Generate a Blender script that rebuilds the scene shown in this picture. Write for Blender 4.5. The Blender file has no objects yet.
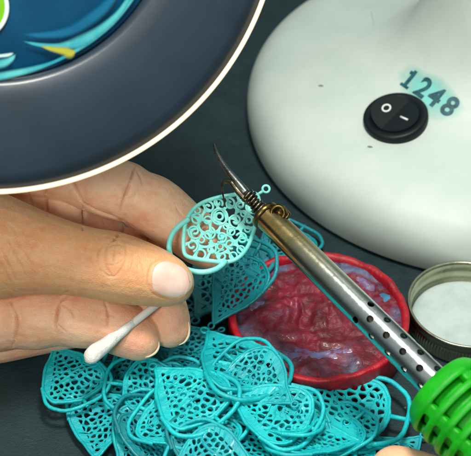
import bpy, bmesh, math, random
import numpy as np
from mathutils import Vector, Matrix, noise
from mathutils.bvhtree import BVHTree
from mathutils.kdtree import KDTree
# one Blender unit is one centimetre
SC = bpy.context.scene
SC.unit_settings.system = 'METRIC'; SC.unit_settings.scale_length = 0.01
COL = SC.collection
random.seed(7)
PI = math.pi
# ------------------------------------------------------------------ camera geometry
EL = math.radians(42); D = 45.0; F = 1350.0
CAM = Vector((0, -D*math.cos(EL), D*math.sin(EL)))
CR = Vector((1, 0, 0)); CU = Vector((0, math.sin(EL), math.cos(EL))); CF = (-CAM).normalized()
def ray(px, py): return CR*((px-235.5)/F) + CU*((228-py)/F) + CF
def P(px, py, d): return CAM + ray(px, py)*d
def T(px, py, z):
    r = ray(px, py); return CAM + r*((z-CAM.z)/r.z)
# ------------------------------------------------------------------ helpers
def hexc(h):
    h = h.lstrip('#'); v = [int(h[i:i+2], 16)/255 for i in (0, 2, 4)]
    return tuple(c/12.92 if c <= .04045 else ((c+.055)/1.055)**2.4 for c in v) + (1,)
def mat(name, color, rough=.5, metal=0, spec=.5, var=None, vscale=2, bump=0, bscale=8, sss=0, sssr=(1, .3, .2), sssscale=.2,
        coat=0, trans=0, emit=None, estr=0, detail=6, rvar=0, bump2=0, b2scale=60):
    m = bpy.data.materials.new(name); m.use_nodes = True
    nt = m.node_tree; b = nt.nodes['Principled BSDF']; L = nt.links
    c = hexc(color) if isinstance(color, str) else color
    b.inputs['Base Color'].default_value = c
    b.inputs['Roughness'].default_value = rough; b.inputs['Metallic'].default_value = metal
    b.inputs['Specular IOR Level'].default_value = spec
    b.inputs['Coat Weight'].default_value = coat; b.inputs['Transmission Weight'].default_value = trans
    if sss:
        b.inputs['Subsurface Weight'].default_value = sss; b.inputs['Subsurface Radius'].default_value = sssr
        b.inputs['Subsurface Scale'].default_value = sssscale
    if emit: b.inputs['Emission Color'].default_value = hexc(emit); b.inputs['Emission Strength'].default_value = estr
    tc = nt.nodes.new('ShaderNodeTexCoord')
    def nz(scale, det=detail, r=.6):
        n = nt.nodes.new('ShaderNodeTexNoise'); n.inputs['Scale'].default_value = scale
        n.inputs['Detail'].default_value = det; n.inputs['Roughness'].default_value = r
        L.new(tc.outputs['Object'], n.inputs['Vector']); return n
    if var:
        n = nz(vscale); mx = nt.nodes.new('ShaderNodeMix'); mx.data_type = 'RGBA'
        mr = nt.nodes.new('ShaderNodeMapRange'); mr.inputs[1].default_value = .35; mr.inputs[2].default_value = .65
        L.new(n.outputs['Fac'], mr.inputs[0]); L.new(mr.outputs[0], mx.inputs[0])
        mx.inputs[6].default_value = c; mx.inputs[7].default_value = hexc(var); L.new(mx.outputs[2], b.inputs['Base Color'])
    if rvar:
        n = nz(vscale*2.3); mr = nt.nodes.new('ShaderNodeMapRange'); mr.inputs[1].default_value = .3; mr.inputs[2].default_value = .7
        mr.inputs[3].default_value = max(0, rough-rvar); mr.inputs[4].default_value = min(1, rough+rvar)
        L.new(n.outputs['Fac'], mr.inputs[0]); L.new(mr.outputs[0], b.inputs['Roughness'])
    last = None
    for bs, sc in ((bump, bscale), (bump2, b2scale)):
        if bs:
            n = nz(sc); bp = nt.nodes.new('ShaderNodeBump'); bp.inputs['Strength'].default_value = 1
            bp.inputs['Distance'].default_value = bs
            L.new(n.outputs['Fac'], bp.inputs['Height'])
            if last: L.new(last.outputs[0], bp.inputs['Normal'])
            last = bp
    if last: L.new(last.outputs[0], b.inputs['Normal'])
    return m
def node(m, t): return m.node_tree.nodes.new(t)
def thing(name, label, cat, loc=(0, 0, 0), group=None, rot=None):
    o = bpy.data.objects.new(name, None); COL.objects.link(o); o.empty_display_size = .5
    M = Matrix.Translation(Vector(loc))
    if rot is not None: M = M @ rot.to_4x4()
    o.matrix_world = M; o['M'] = 0; del o['M']
    ROOTM[o] = M
    o['label'] = label; o['category'] = cat
    if group: o['group'] = group
    return o
ROOTM = {}
def link(name, me, m, parent=None, world=True, label=None, smooth=True, absM=None):
    """world=True: mesh is in world coordinates and is brought into the thing's own space"""
    o = bpy.data.objects.new(name, me); COL.objects.link(o)
    if m: 
        me.materials.clear(); me.materials.append(m)
    if smooth: me.polygons.foreach_set('use_smooth', [True]*len(me.polygons))
    if parent:
        o.parent = parent
        if world:
            r = parent
            while r.parent: r = r.parent
            me.transform(ROOTM[r].inverted())
    if label: o['label'] = label
    me.update(); return o
def bm_mesh(bm, name='m'):
    bmesh.ops.recalc_face_normals(bm, faces=bm.faces)
    me = bpy.data.meshes.new(name); bm.to_mesh(me); bm.free(); return me
def tube(bm, pts, r, n=10, closed=False, flat=1.0, up=None, cap=True):
    pts = [Vector(p) for p in pts]; N = len(pts)
    rr = r if isinstance(r, (list, tuple)) else [r]*N
    rings = []; prev = None
    for i in range(N):
        if closed: t = pts[(i+1) % N]-pts[i-1]
        else: t = pts[min(i+1, N-1)]-pts[max(i-1, 0)]
        t.normalize()
        if prev is None:
            a = Vector(up) if up else (Vector((0, 0, 1)) if abs(t.z) < .9 else Vector((1, 0, 0)))
        else: a = prev
        u = (a - t*a.dot(t)).normalized(); prev = u; v = t.cross(u)
        rings.append([bm.verts.new(pts[i]+u*(math.cos(2*PI*k/n)*rr[i]*flat)+v*(math.sin(2*PI*k/n)*rr[i])) for k in range(n)])
    for i in range(N if closed else N-1):
        A, B = rings[i], rings[(i+1) % N]
        for k in range(n): bm.faces.new((A[k], A[(k+1) % n], B[(k+1) % n], B[k]))
    if not closed and cap:
        bm.faces.new(rings[0]); bm.faces.new(rings[-1])
def smoothpts(pts, k=6, closed=False):
    pts = [Vector(p) for p in pts]; N = len(pts); out = []
    g = (lambda i: pts[i % N]) if closed else (lambda i: pts[max(0, min(N-1, i))])
    for i in range(N if closed else N-1):
        a, b, c, d = g(i-1), g(i), g(i+1), g(i+2)
        for j in range(k):
            t = j/k
            out.append(.5*((2*b)+(c-a)*t+(2*a-5*b+4*c-d)*t*t+(3*b-a-3*c+d)*t**3))
    if not closed: out.append(pts[-1])
    return out
def lathe(bm, prof, n=96, M=Matrix.Identity(4), rmod=None):
    rings = []
    for (r, z) in prof:
        if r < 1e-6: rings.append([bm.verts.new(M @ Vector((0, 0, z)))]); continue
        rings.append([bm.verts.new(M @ Vector((math.cos(a)*(r+(rmod(a, r, z) if rmod else 0)), math.sin(a)*(r+(rmod(a, r, z) if rmod else 0)), z)))
                      for a in (2*PI*k/n for k in range(n))])
    for A, B in zip(rings, rings[1:]):
        if len(A) == 1 and len(B) == 1: continue
        for k in range(n):
            if len(A) == 1: bm.faces.new((A[0], B[k], B[(k+1) % n]))
            elif len(B) == 1: bm.faces.new((A[k], B[0], A[(k+1) % n]))
            else: bm.faces.new((A[k], B[k], B[(k+1) % n], A[(k+1) % n]))
def mods(me, specs):
    o = bpy.data.objects.new('tmp', me); COL.objects.link(o)
    for t, kw in specs:
        m = o.modifiers.new(t, t)
        for k, v in kw.items(): setattr(m, k, v)
    dg = bpy.context.evaluated_depsgraph_get(); dg.update()
    out = bpy.data.meshes.new_from_object(o.evaluated_get(dg)); bpy.data.objects.remove(o); return out
def bvh_of(me):
    return BVHTree.FromPolygons([v.co.copy() for v in me.vertices], [tuple(p.vertices) for p in me.polygons])
def hit(bvh, px, py):
    h = bvh.ray_cast(CAM, ray(px, py).normalized()); return h[0], h[1]

# ------------------------------------------------------------------ materials
M_table = mat('table_slate', '#1f373b', .5, var='#172b2f', vscale=.9, bump=.03, bscale=9, bump2=.02, b2scale=26, rvar=.1, spec=.4)
M_white = mat('base_white_plastic', '#c4d1c9', .5, var='#bac8c0', vscale=.5, rvar=.06)
M_black = mat('black_plastic', '#0c1518', .45, bump=.003, bscale=20, spec=.25)
M_ink = mat('stamped_ink', '#0b3a44', .55, var='#14606a', vscale=5)
M_switchmark = mat('switch_mark', '#dfe8e4', .5)
M_red = mat('red_wax', '#b80e22', .34, var='#8c0a1c', vscale=2.2, bump=.05, bscale=2.2, bump2=.02, b2scale=14, sss=.15, sssscale=.15, sssr=(1, .1, .1), rvar=.1)
M_lidm = mat('lid_metal', '#b9bba2', .3, metal=1, var='#a3a58c', vscale=1.5, bump=.004, bscale=14, rvar=.1)
M_paste = mat('white_paste', '#c9d6d2', .45, var='#b4c6c2', vscale=1.2, bump=.03, bscale=2.5, sss=.2, sssscale=.2, sssr=(1, 1, 1))
M_green = mat('green_plastic', '#12b412', .42, var='#0c9a10', vscale=1.8, rvar=.1, bump=.015, bscale=9, bump2=.006, b2scale=30, sss=.12, sssscale=.15, sssr=(.2, 1, .1))
M_tip = mat('tip_steel', '#8d9492', .28, metal=1, var='#5c6462', vscale=3, bump=.006, bscale=12)
M_brass = mat('brass_clamp', '#83764c', .33, metal=1, var='#54451f', vscale=3, bump=.01, bscale=8)
M_wire = mat('wound_wire', '#6e6a58', .36, metal=1, var='#37332a', vscale=5)
M_cotton = mat('cotton', '#eef0e8', .95, bump=.07, bscale=6, bump2=.03, b2scale=30, sss=.3, sssscale=.15, sssr=(1, 1, 1))
M_paper = mat('paper_stick', '#f0ece4', .8, bump=.006, bscale=20)
M_nail = mat('nail', '#eec4b0', .28, var='#f6dccf', vscale=1.6, sss=.3, sssscale=.12, sssr=(1, .5, .4), coat=.3, bump=.008, bscale=5)
M_nailedge = mat('nail_edge', '#d2c8a8', .35, sss=.2, sssscale=.05, sssr=(1, .9, .7))
M_housing = mat('lamp_housing', '#293744', .36, coat=.08, var='#232f3a', bump=.004, bscale=3, vscale=.4, spec=.5)
M_rim = mat('lit_rim', '#d8cca8', .4, emit='#ffe9c2', estr=1.0)
M_lens = mat('lens_blue', '#003655', .2, var='#01486c', vscale=.35, coat=.6)
M_sw1 = mat('reflection_cyan', '#2090a0', .3, var='#5cbcbc', vscale=.9, coat=.15)  # tones of the reflections painted onto the lens
M_sw2 = mat('reflection_teal', '#07688a', .3, var='#045478', vscale=.6, coat=.15)
M_sw3 = mat('reflection_yellow', '#a8a838', .3, coat=.15)
M_sw4 = mat('reflection_green', '#6fae10', .35)
M_sw5 = mat('reflection_white', '#b8d8d2', .35); M_sw6 = mat('reflection_ring_white', '#dff2ea', .35)
M_speck = mat('wax_crumb', '#5f8080', .6)
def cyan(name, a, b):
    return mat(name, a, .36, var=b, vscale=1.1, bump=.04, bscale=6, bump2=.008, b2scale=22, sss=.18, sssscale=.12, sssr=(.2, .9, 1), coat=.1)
M_cy = [cyan('turquoise_wax', '#04bac0', '#04a0aa'), cyan('shaded_turquoise_wax', '#068f98', '#047c86'), cyan('lit_turquoise_wax', '#12cccf', '#06b4bc')]  # one wax: darker copy for shaded pieces, lighter copy for lit ones
M_held = mat('pale_turquoise_wax', '#96e6dd', .35, var='#6cd8d0', vscale=1.6, bump=.01, bscale=9, sss=.2, sssscale=.08, sssr=(.4, .9, 1), coat=.15)

# ------------------------------------------------------------------ table
def box(bm, x0, x1, y0, y1, z0, z1):
    vs = [bm.verts.new((x, y, z)) for z in (z0, z1) for x, y in ((x0, y0), (x1, y0), (x1, y1), (x0, y1))]
    for f in ((0, 1, 2, 3), (4, 5, 6, 7), (0, 1, 5, 4), (1, 2, 6, 5), (2, 3, 7, 6), (3, 0, 4, 7)): bm.faces.new([vs[i] for i in f])
bm = bmesh.new(); box(bm, -60, 60, -30, 60, -2.5, 0)
t = link('table_top', bm_mesh(bm), M_table, smooth=False); t['kind'] = 'structure'

# ------------------------------------------------------------------ white lamp base
BC = Vector((8.97, 5.83, 0)); 
base = thing('lamp_base', 'large round white plastic lamp base with black rocker switch and stamped number 1248', 'lamp base', BC)
prof = [(0, .02), (8.2, .02), (8.42, .1), (8.52, .4), (8.55, .8), (8.5, 1.15), (8.36, 1.5), (8.1, 1.82), (7.7, 2.06), (7.1, 2.25), (6.3, 2.4), (5.4, 2.56),
        (4.6, 2.78), (3.9, 3.1), (3.3, 3.6), (2.85, 4.3), (2.5, 5.3), (2.25, 6.6), (2.1, 8.2), (2.05, 10)]
pp = smoothpts([(a, 0, b) for a, b in prof[1:]], 4); prof2 = [(0, .02)]+[(p.x, p.z) for p in pp]
bm = bmesh.new(); lathe(bm, prof2, 160, Matrix.Translation(BC)); base_me = bm_mesh(bm)
base_bvh = bvh_of(base_me)
bb = link('base_shell', base_me, M_white, base)
bm = bmesh.new(); lathe(bm, [(0, 9.9), (1.9, 9.9), (1.95, 10), (1.95, 30), (1.6, 30.4), (0, 30.4)], 64, Matrix.Translation(BC)); link('column', bm_mesh(bm), M_white, base)
# switch
sp, sn = hit(base_bvh, 396, 120)
sn = (sn+Vector((0, .06, .12))).normalized(); sp = sp+sn*.10
X = Vector((1, 0, 0)); X = (X-sn*X.dot(sn)).normalized(); Y = sn.cross(X)
rotz = Matrix.Rotation(math.radians(-42), 3, 'Z')
SM = Matrix.Translation(sp) @ (Matrix((X, Y, sn)).transposed() @ rotz).to_4x4()
bm = bmesh.new(); lathe(bm, [(0, -.5), (1.08, -.5), (1.08, .10), (1.05, .14), (.97, .16), (.86, .15), (.84, .12), (0, .12)], 72, SM)
bez = link('switch', bm_mesh(bm), M_black, base)
# rocker: tilted plate clipped to a circle
bm = bmesh.new(); n = 48; top = []; bot = []
for k in range(n):
    a = 2*PI*k/n; x, y = .80*math.cos(a), .80*math.sin(a)
    h = .15+.20*max(0, -x)/.8 + .03*max(0, x)
    top.append(bm.verts.new(SM @ Vector((x, y*.96, h)))); bot.append(bm.verts.new(SM @ Vector((x, y, -.05))))
c = bm.verts.new(SM @ Vector((.0, 0, .15)))
for k in range(n):
    bm.faces.new((top[k], top[(k+1) % n], c)); bm.faces.new((bot[k], bot[(k+1) % n], top[(k+1) % n], top[k]))
link('rocker', bm_mesh(bm), M_black, bez, smooth=False)
bm = bmesh.new()
ci = [SM @ Vector((-.36+.13*math.cos(a)*.9, .13*math.sin(a)*1.15+.0, .18+.20*(.36-.13*math.cos(a))/.8)) for a in (2*PI*k/32 for k in range(32))]
tube(bm, ci, .033, 8, True)
link('off_mark', bm_mesh(bm), M_switchmark, bez)
bm = bmesh.new(); tube(bm, [SM @ Vector((.22, 0, .17)), SM @ Vector((.52, 0, .18))], .035, 8)
link('on_mark', bm_mesh(bm), M_switchmark, bez)
# number
def text_mesh(s, size, ext=.004):
    cu = bpy.data.curves.new('txt', 'FONT'); cu.body = s; cu.size = size; cu.extrude = ext; cu.resolution_u = 6
    cu.offset = .03
    o = bpy.data.objects.new('txt', cu); COL.objects.link(o)
    dg = bpy.context.evaluated_depsgraph_get(); dg.update(); me = bpy.data.meshes.new_from_object(o.evaluated_get(dg)); bpy.data.objects.remove(o); return me
for s, (cx, cy) in zip('1248', ((409.5, 79), (423.5, 87.5), (437, 97.5), (450, 106.5))):
    me = text_mesh(s, .98)
    if s == '1':
        b1 = bmesh.new(); box(b1, -.075, .075, 0, .7, -.004, .004); box(b1, -.2, -.077, 0, .11, -.004, .004); box(b1, .077, .2, 0, .11, -.004, .004); box(b1, -.2, -.077, .5, .62, -.004, .004); me = bm_mesh(b1)
    vs = [v.co.copy() for v in me.vertices]
    mx = sum(v.x for v in vs)/len(vs); my = (max(v.y for v in vs)+min(v.y for v in vs))/2
    p0, n0 = hit(base_bvh, cx, cy); q, _ = hit(base_bvh, cx+14, cy+10)
    ex = (q-p0).normalized(); ey = n0.cross(ex).normalized()
    for v in me.vertices:
        w = p0+ex*(v.co.x-mx)*.95+ey*(v.co.y-my)*1.0
        h = base_bvh.find_nearest(w); v.co = h[0]+h[1]*(.008+v.co.z)
    link('number_character', me, M_ink, base, smooth=False)
# stain
bm = bmesh.new(); N = 48; cen = Vector((430, 93)); ax = Vector((.81, .58)); ay = Vector((.58, -.81)); rows = []
lay = bm.verts.layers.float.new('fade')
for j in range(13):
    ring_ = []
    for k in range(N):
        a = 2*PI*k/N; t_ = j/12
        rad = 1+.22*noise.noise(Vector((math.cos(a)*1.6, math.sin(a)*1.6, 3)))
        q = cen+ax*(math.cos(a)*42*t_*rad)+ay*(math.sin(a)*21*t_*rad)
        p, nn = hit(base_bvh, q.x, q.y); v = bm.verts.new(p+nn*.004); v[lay] = 1-t_; ring_.append(v)
    rows.append(ring_)
for A, B in zip(rows[1:], rows[2:]):
    for k in range(N): bm.faces.new((A[k], A[(k+1) % N], B[(k+1) % N], B[k]))
bm.faces.new(rows[1])
for v in rows[0]: bm.verts.remove(v)
M_stain = mat('ink_stain', '#7fd6cc', .5)
nt = M_stain.node_tree; at = node(M_stain, 'ShaderNodeAttribute'); at.attribute_name = 'fade'
nz_ = node(M_stain, 'ShaderNodeTexNoise'); nz_.inputs['Scale'].default_value = 1.6; nz_.inputs['Detail'].default_value = 4
tc = node(M_stain, 'ShaderNodeTexCoord'); nt.links.new(tc.outputs['Object'], nz_.inputs['Vector'])
ma = node(M_stain, 'ShaderNodeMath'); ma.operation = 'MULTIPLY'; nt.links.new(at.outputs['Fac'], ma.inputs[0]); nt.links.new(nz_.outputs['Fac'], ma.inputs[1])
mb = node(M_stain, 'ShaderNodeMapRange'); mb.inputs[1].default_value = .03; mb.inputs[2].default_value = .35; mb.inputs[4].default_value = .8
nt.links.new(ma.outputs[0], mb.inputs[0]); nt.links.new(mb.outputs[0], nt.nodes['Principled BSDF'].inputs['Alpha'])
link('ink_stain', bm_mesh(bm), M_stain, base)
# thin curved line and pits
bm = bmesh.new()
def onbase(px, py, o=.006):
    p, nn = hit(base_bvh, px, py); return p+nn*o
tube(bm, [onbase(*q, .0) for q in [(371, 12), (375, 28), (375, 45), (370, 60), (361, 74), (350, 86), (342, 96)]], [.008, .012, .014, .014, .014, .018, .006], 6)
link('curved_line', bm_mesh(bm), mat('line_grey', '#bccac2', .5), base)  # slightly darker thin line on the shell
for px, py in ((321, 86), (370, 147)):
    bm = bmesh.new(); tube(bm, [onbase(px-2.5, py-.3, 0), onbase(px, py, 0), onbase(px+2.5, py+.3, 0)], [.02, .045, .02], 7)
    link('pit', bm_mesh(bm), mat('pit_grey', '#6c7a70', .6), base)

# ------------------------------------------------------------------ red wax puck
PC = Vector((2.50, -5.08, 0)); PR = 2.68
puck = thing('wax_tub', 'round red wax puck with glossy maroon and bluish melted centre, under the pen', 'wax puck', PC)
MP = Matrix.Translation(PC)
rm = lambda a, r, z: (.05*noise.noise(Vector((math.cos(a)*2, math.sin(a)*2, z)))+.02*noise.noise(Vector((math.cos(a)*7, math.sin(a)*7, z*3)))) if r > 1 else 0
bm = bmesh.new()
lathe(bm, [(0, .02), (2.6, .02), (2.68, .06), (2.70, .4), (2.71, .8), (2.72, 1.08), (2.71, 1.13), (2.67, 1.16), (2.56, 1.16), (2.50, 1.10), (2.48, .98), (2.46, .6), (0, .5)], 160, MP, rm)
for v in bm.verts:
    if v.co.z > .9:
        a = math.atan2(v.co.y-PC.y, v.co.x-PC.x); v.co.z += .07*noise.noise(Vector((math.cos(a)*3, math.sin(a)*3, 1)))+.035*noise.noise(Vector((math.cos(a)*7, math.sin(a)*7, 1)))+.02*noise.noise(v.co*5)
link('wax_wall', bm_mesh(bm), M_red, puck)
bm = bmesh.new(); G = 150; grid = {}
for i in range(-G//2, G//2+1):
    for j in range(-G//2, G//2+1):
        x, y = i/(G/2)*2.54, j/(G/2)*2.54; r = math.hypot(x, y)
        if r > 2.54: continue
        dx, dy = x+.3, y-.5; aa = math.atan2(dy, dx); rr = math.hypot(dx, dy)
        h = .93 + .10*noise.noise(Vector((x*1.1, y*1.1, 0)))
        wx = x+.35*noise.noise(Vector((x*1.3, y*1.3, 21))); wy = y+.35*noise.noise(Vector((x*1.3, y*1.3, 31)))
        h += (.045+.17*math.exp(-(rr/1.1)**2))*(1-2.2*abs(noise.noise(Vector((wx*2.0, wy*1.5, 5)))))*.6
        h += .05*noise.noise(Vector((wx*3.1+7, wy*3.1, 3)))
        h += .02*abs(noise.noise(Vector((x*6+y*2, y*2.5, 15))))
        h += .05*abs(noise.noise(Vector((x*1.6+y, y*2.1, 2)))) + .008*noise.noise(Vector((x*9, y*9, 4)))
        h += .10*math.exp(-((x-.2)**2/.12+(y-.1)**2/1.1))*(.5+noise.noise(Vector((x*6, y*2, 8))))
        h += -.10*math.exp(-((x-1.55)**2+(y-.9)**2)/.5)
        grid[i, j] = bm.verts.new(PC+Vector((x, y, h)))
for (i, j), v in grid.items():
    q = [grid.get(k) for k in ((i, j), (i+1, j), (i+1, j+1), (i, j+1))]
    if all(q): bm.faces.new(q)
M_fill = mat('maroon_wax', '#6a0d20', .42, bump=.05, bscale=4, bump2=.012, b2scale=14, coat=.1, rvar=.12)
nt = M_fill.node_tree; L = nt.links; tc = node(M_fill, 'ShaderNodeTexCoord'); bs = nt.nodes['Principled BSDF']
def mixnoise(prev, col, scale, lo, hi, seed, amt=1.0, stretch=(1, 1, 1)):
    mp = node(M_fill, 'ShaderNodeMapping'); mp.inputs['Location'].default_value = (seed, seed*2, 0); mp.inputs['Scale'].default_value = stretch
    L.new(tc.outputs['Object'], mp.inputs[0]); nn = node(M_fill, 'ShaderNodeTexNoise'); nn.inputs['Scale'].default_value = scale; nn.inputs['Detail'].default_value = 5
    nn.inputs['Distortion'].default_value = .6
    L.new(mp.outputs[0], nn.inputs['Vector']); mr = node(M_fill, 'ShaderNodeMapRange'); mr.inputs[1].default_value = lo; mr.inputs[2].default_value = hi; mr.inputs[4].default_value = amt
    L.new(nn.outputs['Fac'], mr.inputs[0]); mx = node(M_fill, 'ShaderNodeMix'); mx.data_type = 'RGBA'; L.new(mr.outputs[0], mx.inputs[0])
    if isinstance(prev, str): mx.inputs[6].default_value = hexc(prev)
    else: L.new(prev, mx.inputs[6])
    mx.inputs[7].default_value = hexc(col); return mx.outputs[2]
o1 = mixnoise('#5a0818', '#7a1028', 1.2, .42, .6, 1)
o2 = mixnoise(o1, '#5c3450', .8, .56, .70, 6, .5)
pre = o2
o3 = mixnoise(o2, '#4a6a8a', .8, .48, .62, 11, .75)
vl = node(M_fill, 'ShaderNodeVectorMath'); vl.operation = 'LENGTH'; L.new(tc.outputs['Object'], vl.inputs[0])
rm2 = node(M_fill, 'ShaderNodeMapRange'); rm2.inputs[1].default_value = 1.6; rm2.inputs[2].default_value = 2.5; L.new(vl.outputs['Value'], rm2.inputs[0])
mxr = node(M_fill, 'ShaderNodeMix'); mxr.data_type = 'RGBA'; L.new(rm2.outputs[0], mxr.inputs[0]); L.new(pre, mxr.inputs[6]); L.new(o3, mxr.inputs[7]); o3 = mxr.outputs[2]
o4 = mixnoise(o3, '#3a0410', 1.6, .56, .66, 17, .7)
L.new(o4, bs.inputs['Base Color'])
fill = link('wax_fill', bm_mesh(bm), M_fill, puck)
fb = bvh_of(fill.data)
# worked-in blue wax patches lying in the melted surface
def smear(pxs, colr, nm, z=1.0, amp=.3):
    bm = bmesh.new(); c = Vector((sum(p[0] for p in pxs)/len(pxs), sum(p[1] for p in pxs)/len(pxs)))
    pl = smoothpts([(x, y, 0) for x, y in pxs], 6, True); rows = []
    for j in range(1, 9):
        row = []
        for q in pl:
            t_ = j/8; s = Vector((q.x, q.y)); wv = 1+.35*noise.noise(Vector((q.x*.13, q.y*.25, 3))); s = c+(s-c)*t_*wv
            w = T(s.x, s.y, z); h = fb.ray_cast(Vector((w.x-PC.x, w.y-PC.y, 3)), Vector((0, 0, -1)))
            zz = h[0].z if h[0] else .9
            row.append(bm.verts.new((w.x, w.y, zz+.016*(1-t_**3)-.02*t_+.012*noise.noise(Vector((w.x*5, w.y*5, 0))))))
        rows.append(row)
    n_ = len(pl); bm.faces.new(rows[0])
    for A, B in zip(rows, rows[1:]):
        for k in range(n_): bm.faces.new((A[k], A[(k+1) % n_], B[(k+1) % n_], B[k]))
    link('wax_smear', bm_mesh(bm), mat(nm, colr[0], .3, var=colr[1], vscale=3, bump=.03, bscale=6, coat=.3), puck)
smear([(268, 349), (290, 344), (306, 350), (330, 349), (352, 344), (362, 350), (345, 357), (318, 361), (300, 363), (282, 360)], ('#5f6a96', '#7a2e58'), 'lavender_smear')
smear([(377, 293), (383, 288), (391, 292), (393, 300), (386, 303)], ('#2088ac', '#4a7098'), 'blue_smear')
smear([(352, 272), (366, 276), (380, 284), (374, 290), (358, 284)], ('#6c6490', '#70304a'), 'violet_smear')
smear([(243, 303), (258, 298), (270, 300), (262, 308), (247, 312)], ('#7d7ea4', '#7a3a58'), 'lilac_smear')
smear([(262, 262), (268, 254), (278, 252), (282, 262), (272, 270)], ('#3aa0c8', '#5a80a8'), 'sky_smear')

# ------------------------------------------------------------------ metal lid with paste
LC = Vector((7.1, -4.43, 0)); lid = thing('metal_lid', 'shallow round metal jar lid holding white paste, beside the red wax', 'jar lid', LC)
kn = lambda a, r, z: (.018*math.sin(a*110) if (r > 1.75 and .12 < z < .5) else 0)
bm = bmesh.new()
lathe(bm, [(0, .01), (1.70, .01), (1.78, .04), (1.80, .12), (1.81, .2), (1.81, .34), (1.80, .46), (1.77, .52), (1.77, .58), (1.82, .64), (1.82, .76), (1.84, .82), (1.87, .86), (1.86, .92), (1.82, .94), (1.77, .91),
           (1.75, .84), (1.75, .70), (1.71, .66), (1.71, .40), (1.74, .34), (1.72, .12), (0, .1)], 880, Matrix.Translation(LC), kn)
link('lid_shell', bm_mesh(bm), M_lidm, lid)
bm = bmesh.new()
lathe(bm, [(1.69, .11), (1.68, .2), (1.62, .25), (1.5, .265), (1.2, .255), (.8, .27), (.4, .255), (0, .26)], 96, Matrix.Translation(LC))
link('white_paste', bm_mesh(bm), M_paste, lid)

# ------------------------------------------------------------------ magnifier lamp head
HC = P(-10, -113, 32.0); zz = (CAM-HC).normalized(); zz = (zz + Vector((.16, -.05, .16))).normalized()
xx = Vector((1, 0, 0)); xx = (xx-zz*xx.dot(zz)).normalized(); yy = zz.cross(xx)
HM3 = Matrix((xx, yy, zz)).transposed()
head = thing('magnifier_lamp_head', 'dark round magnifier lamp head with a glowing cream rim and blue lens, above the hand', 'magnifier lamp', HC, None, HM3)
HM = ROOTM[head]
R0 = 7.32
bm = bmesh.new()
lathe(bm, smoothpts and [(4.52, -.9), (4.52, -.12), (4.55, .02), (4.7, .10), (5.1, .17), (5.7, .19), (6.3, .17), (6.8, .12), (R0-.12, .04), (R0-.10, -.9), (4.52, -.9)], 160, HM)
link('housing', bm_mesh(bm), M_housing, head)
bm = bmesh.new(); lathe(bm, [(R0-.09, -.9), (R0-.10, .02), (R0-.05, .06), (R0+.01, .02), (R0+.03, -.2), (R0+.0, -.9), (R0-.09, -.9)], 200, HM)
link('light_rim', bm_mesh(bm), M_rim, head)
bm = bmesh.new(); lathe(bm, [(4.50, -.5), (4.50, -.1), (4.4, -.07), (3.5, .0), (2, .07), (0, .1)], 140, HM)
lens = link('lens', bm_mesh(bm), M_lens, head)
# reflections and refractions in the lens, painted as coloured bands (curved, in head-plane coordinates found from the picture)
Hinv = HM.inverted()
def onhead(px, py, h=0.02):
    o = Hinv @ CAM; d = (Hinv.to_3x3() @ ray(px, py)); t_ = (h-o.z)/d.z; return HM @ (o+d*t_)
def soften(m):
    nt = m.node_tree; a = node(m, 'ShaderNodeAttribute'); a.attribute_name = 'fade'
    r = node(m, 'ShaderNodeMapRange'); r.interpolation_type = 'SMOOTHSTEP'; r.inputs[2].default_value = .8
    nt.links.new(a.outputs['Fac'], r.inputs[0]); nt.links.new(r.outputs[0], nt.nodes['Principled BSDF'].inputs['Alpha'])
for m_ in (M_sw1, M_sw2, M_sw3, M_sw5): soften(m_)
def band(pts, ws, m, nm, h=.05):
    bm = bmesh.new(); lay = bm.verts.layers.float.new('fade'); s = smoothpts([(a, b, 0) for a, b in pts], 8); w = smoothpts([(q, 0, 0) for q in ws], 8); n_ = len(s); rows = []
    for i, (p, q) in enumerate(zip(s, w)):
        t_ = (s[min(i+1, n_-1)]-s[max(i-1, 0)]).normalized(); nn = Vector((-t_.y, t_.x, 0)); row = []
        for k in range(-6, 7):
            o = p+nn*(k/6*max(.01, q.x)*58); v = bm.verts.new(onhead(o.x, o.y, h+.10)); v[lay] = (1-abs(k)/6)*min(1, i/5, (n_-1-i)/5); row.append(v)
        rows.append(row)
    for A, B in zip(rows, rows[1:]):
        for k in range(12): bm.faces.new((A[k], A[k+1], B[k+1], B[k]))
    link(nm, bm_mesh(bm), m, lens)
band([(-60, 84), (-20, 80), (2, 76), (30, 70), (54, 62), (75, 51), (95, 38), (113, 22), (130, 2), (140, -14)], [.05, .07, .09, .07, .04, .05, .05, .06, .05, .03], M_sw1, 'painted_reflection', 0.008)
band([(22, 41), (40, 45), (60, 46), (80, 42), (100, 30), (118, 14), (130, -4), (138, -20)], [.02, .05, .07, .14, .10, .07, .05, .03], M_sw1, 'painted_reflection', 0.016)
band([(20, 34), (45, 35), (70, 31), (92, 18), (108, 4), (120, -12)], [.02, .08, .12, .14, .12, .05], M_sw2, 'painted_reflection', 0.024)
band([(40, 46), (52, 49), (64, 51), (70, 53), (76, 51)], [.02, .06, .10, .12, .03], M_sw3, 'painted_reflection', 0.032)
band([(-20, 66), (0, 64), (10, 60), (16, 54)], [.05, .10, .07, .02], M_sw1, 'painted_reflection', 0.040)
band([(-20, 58), (0, 56), (8, 55), (14, 53)], [.03, .04, .04, .02], M_sw5, 'painted_reflection', 0.048)
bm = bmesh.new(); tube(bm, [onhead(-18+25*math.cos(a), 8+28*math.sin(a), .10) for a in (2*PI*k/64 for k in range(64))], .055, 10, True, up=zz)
link('painted_reflection', bm_mesh(bm), M_sw6, lens)
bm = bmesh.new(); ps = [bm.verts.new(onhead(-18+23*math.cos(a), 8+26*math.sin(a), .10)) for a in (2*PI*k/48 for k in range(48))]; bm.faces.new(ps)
link('green_reflection', bm_mesh(bm), M_sw4, lens)  # green reflection painted as a flat disc inside its white ring

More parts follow.
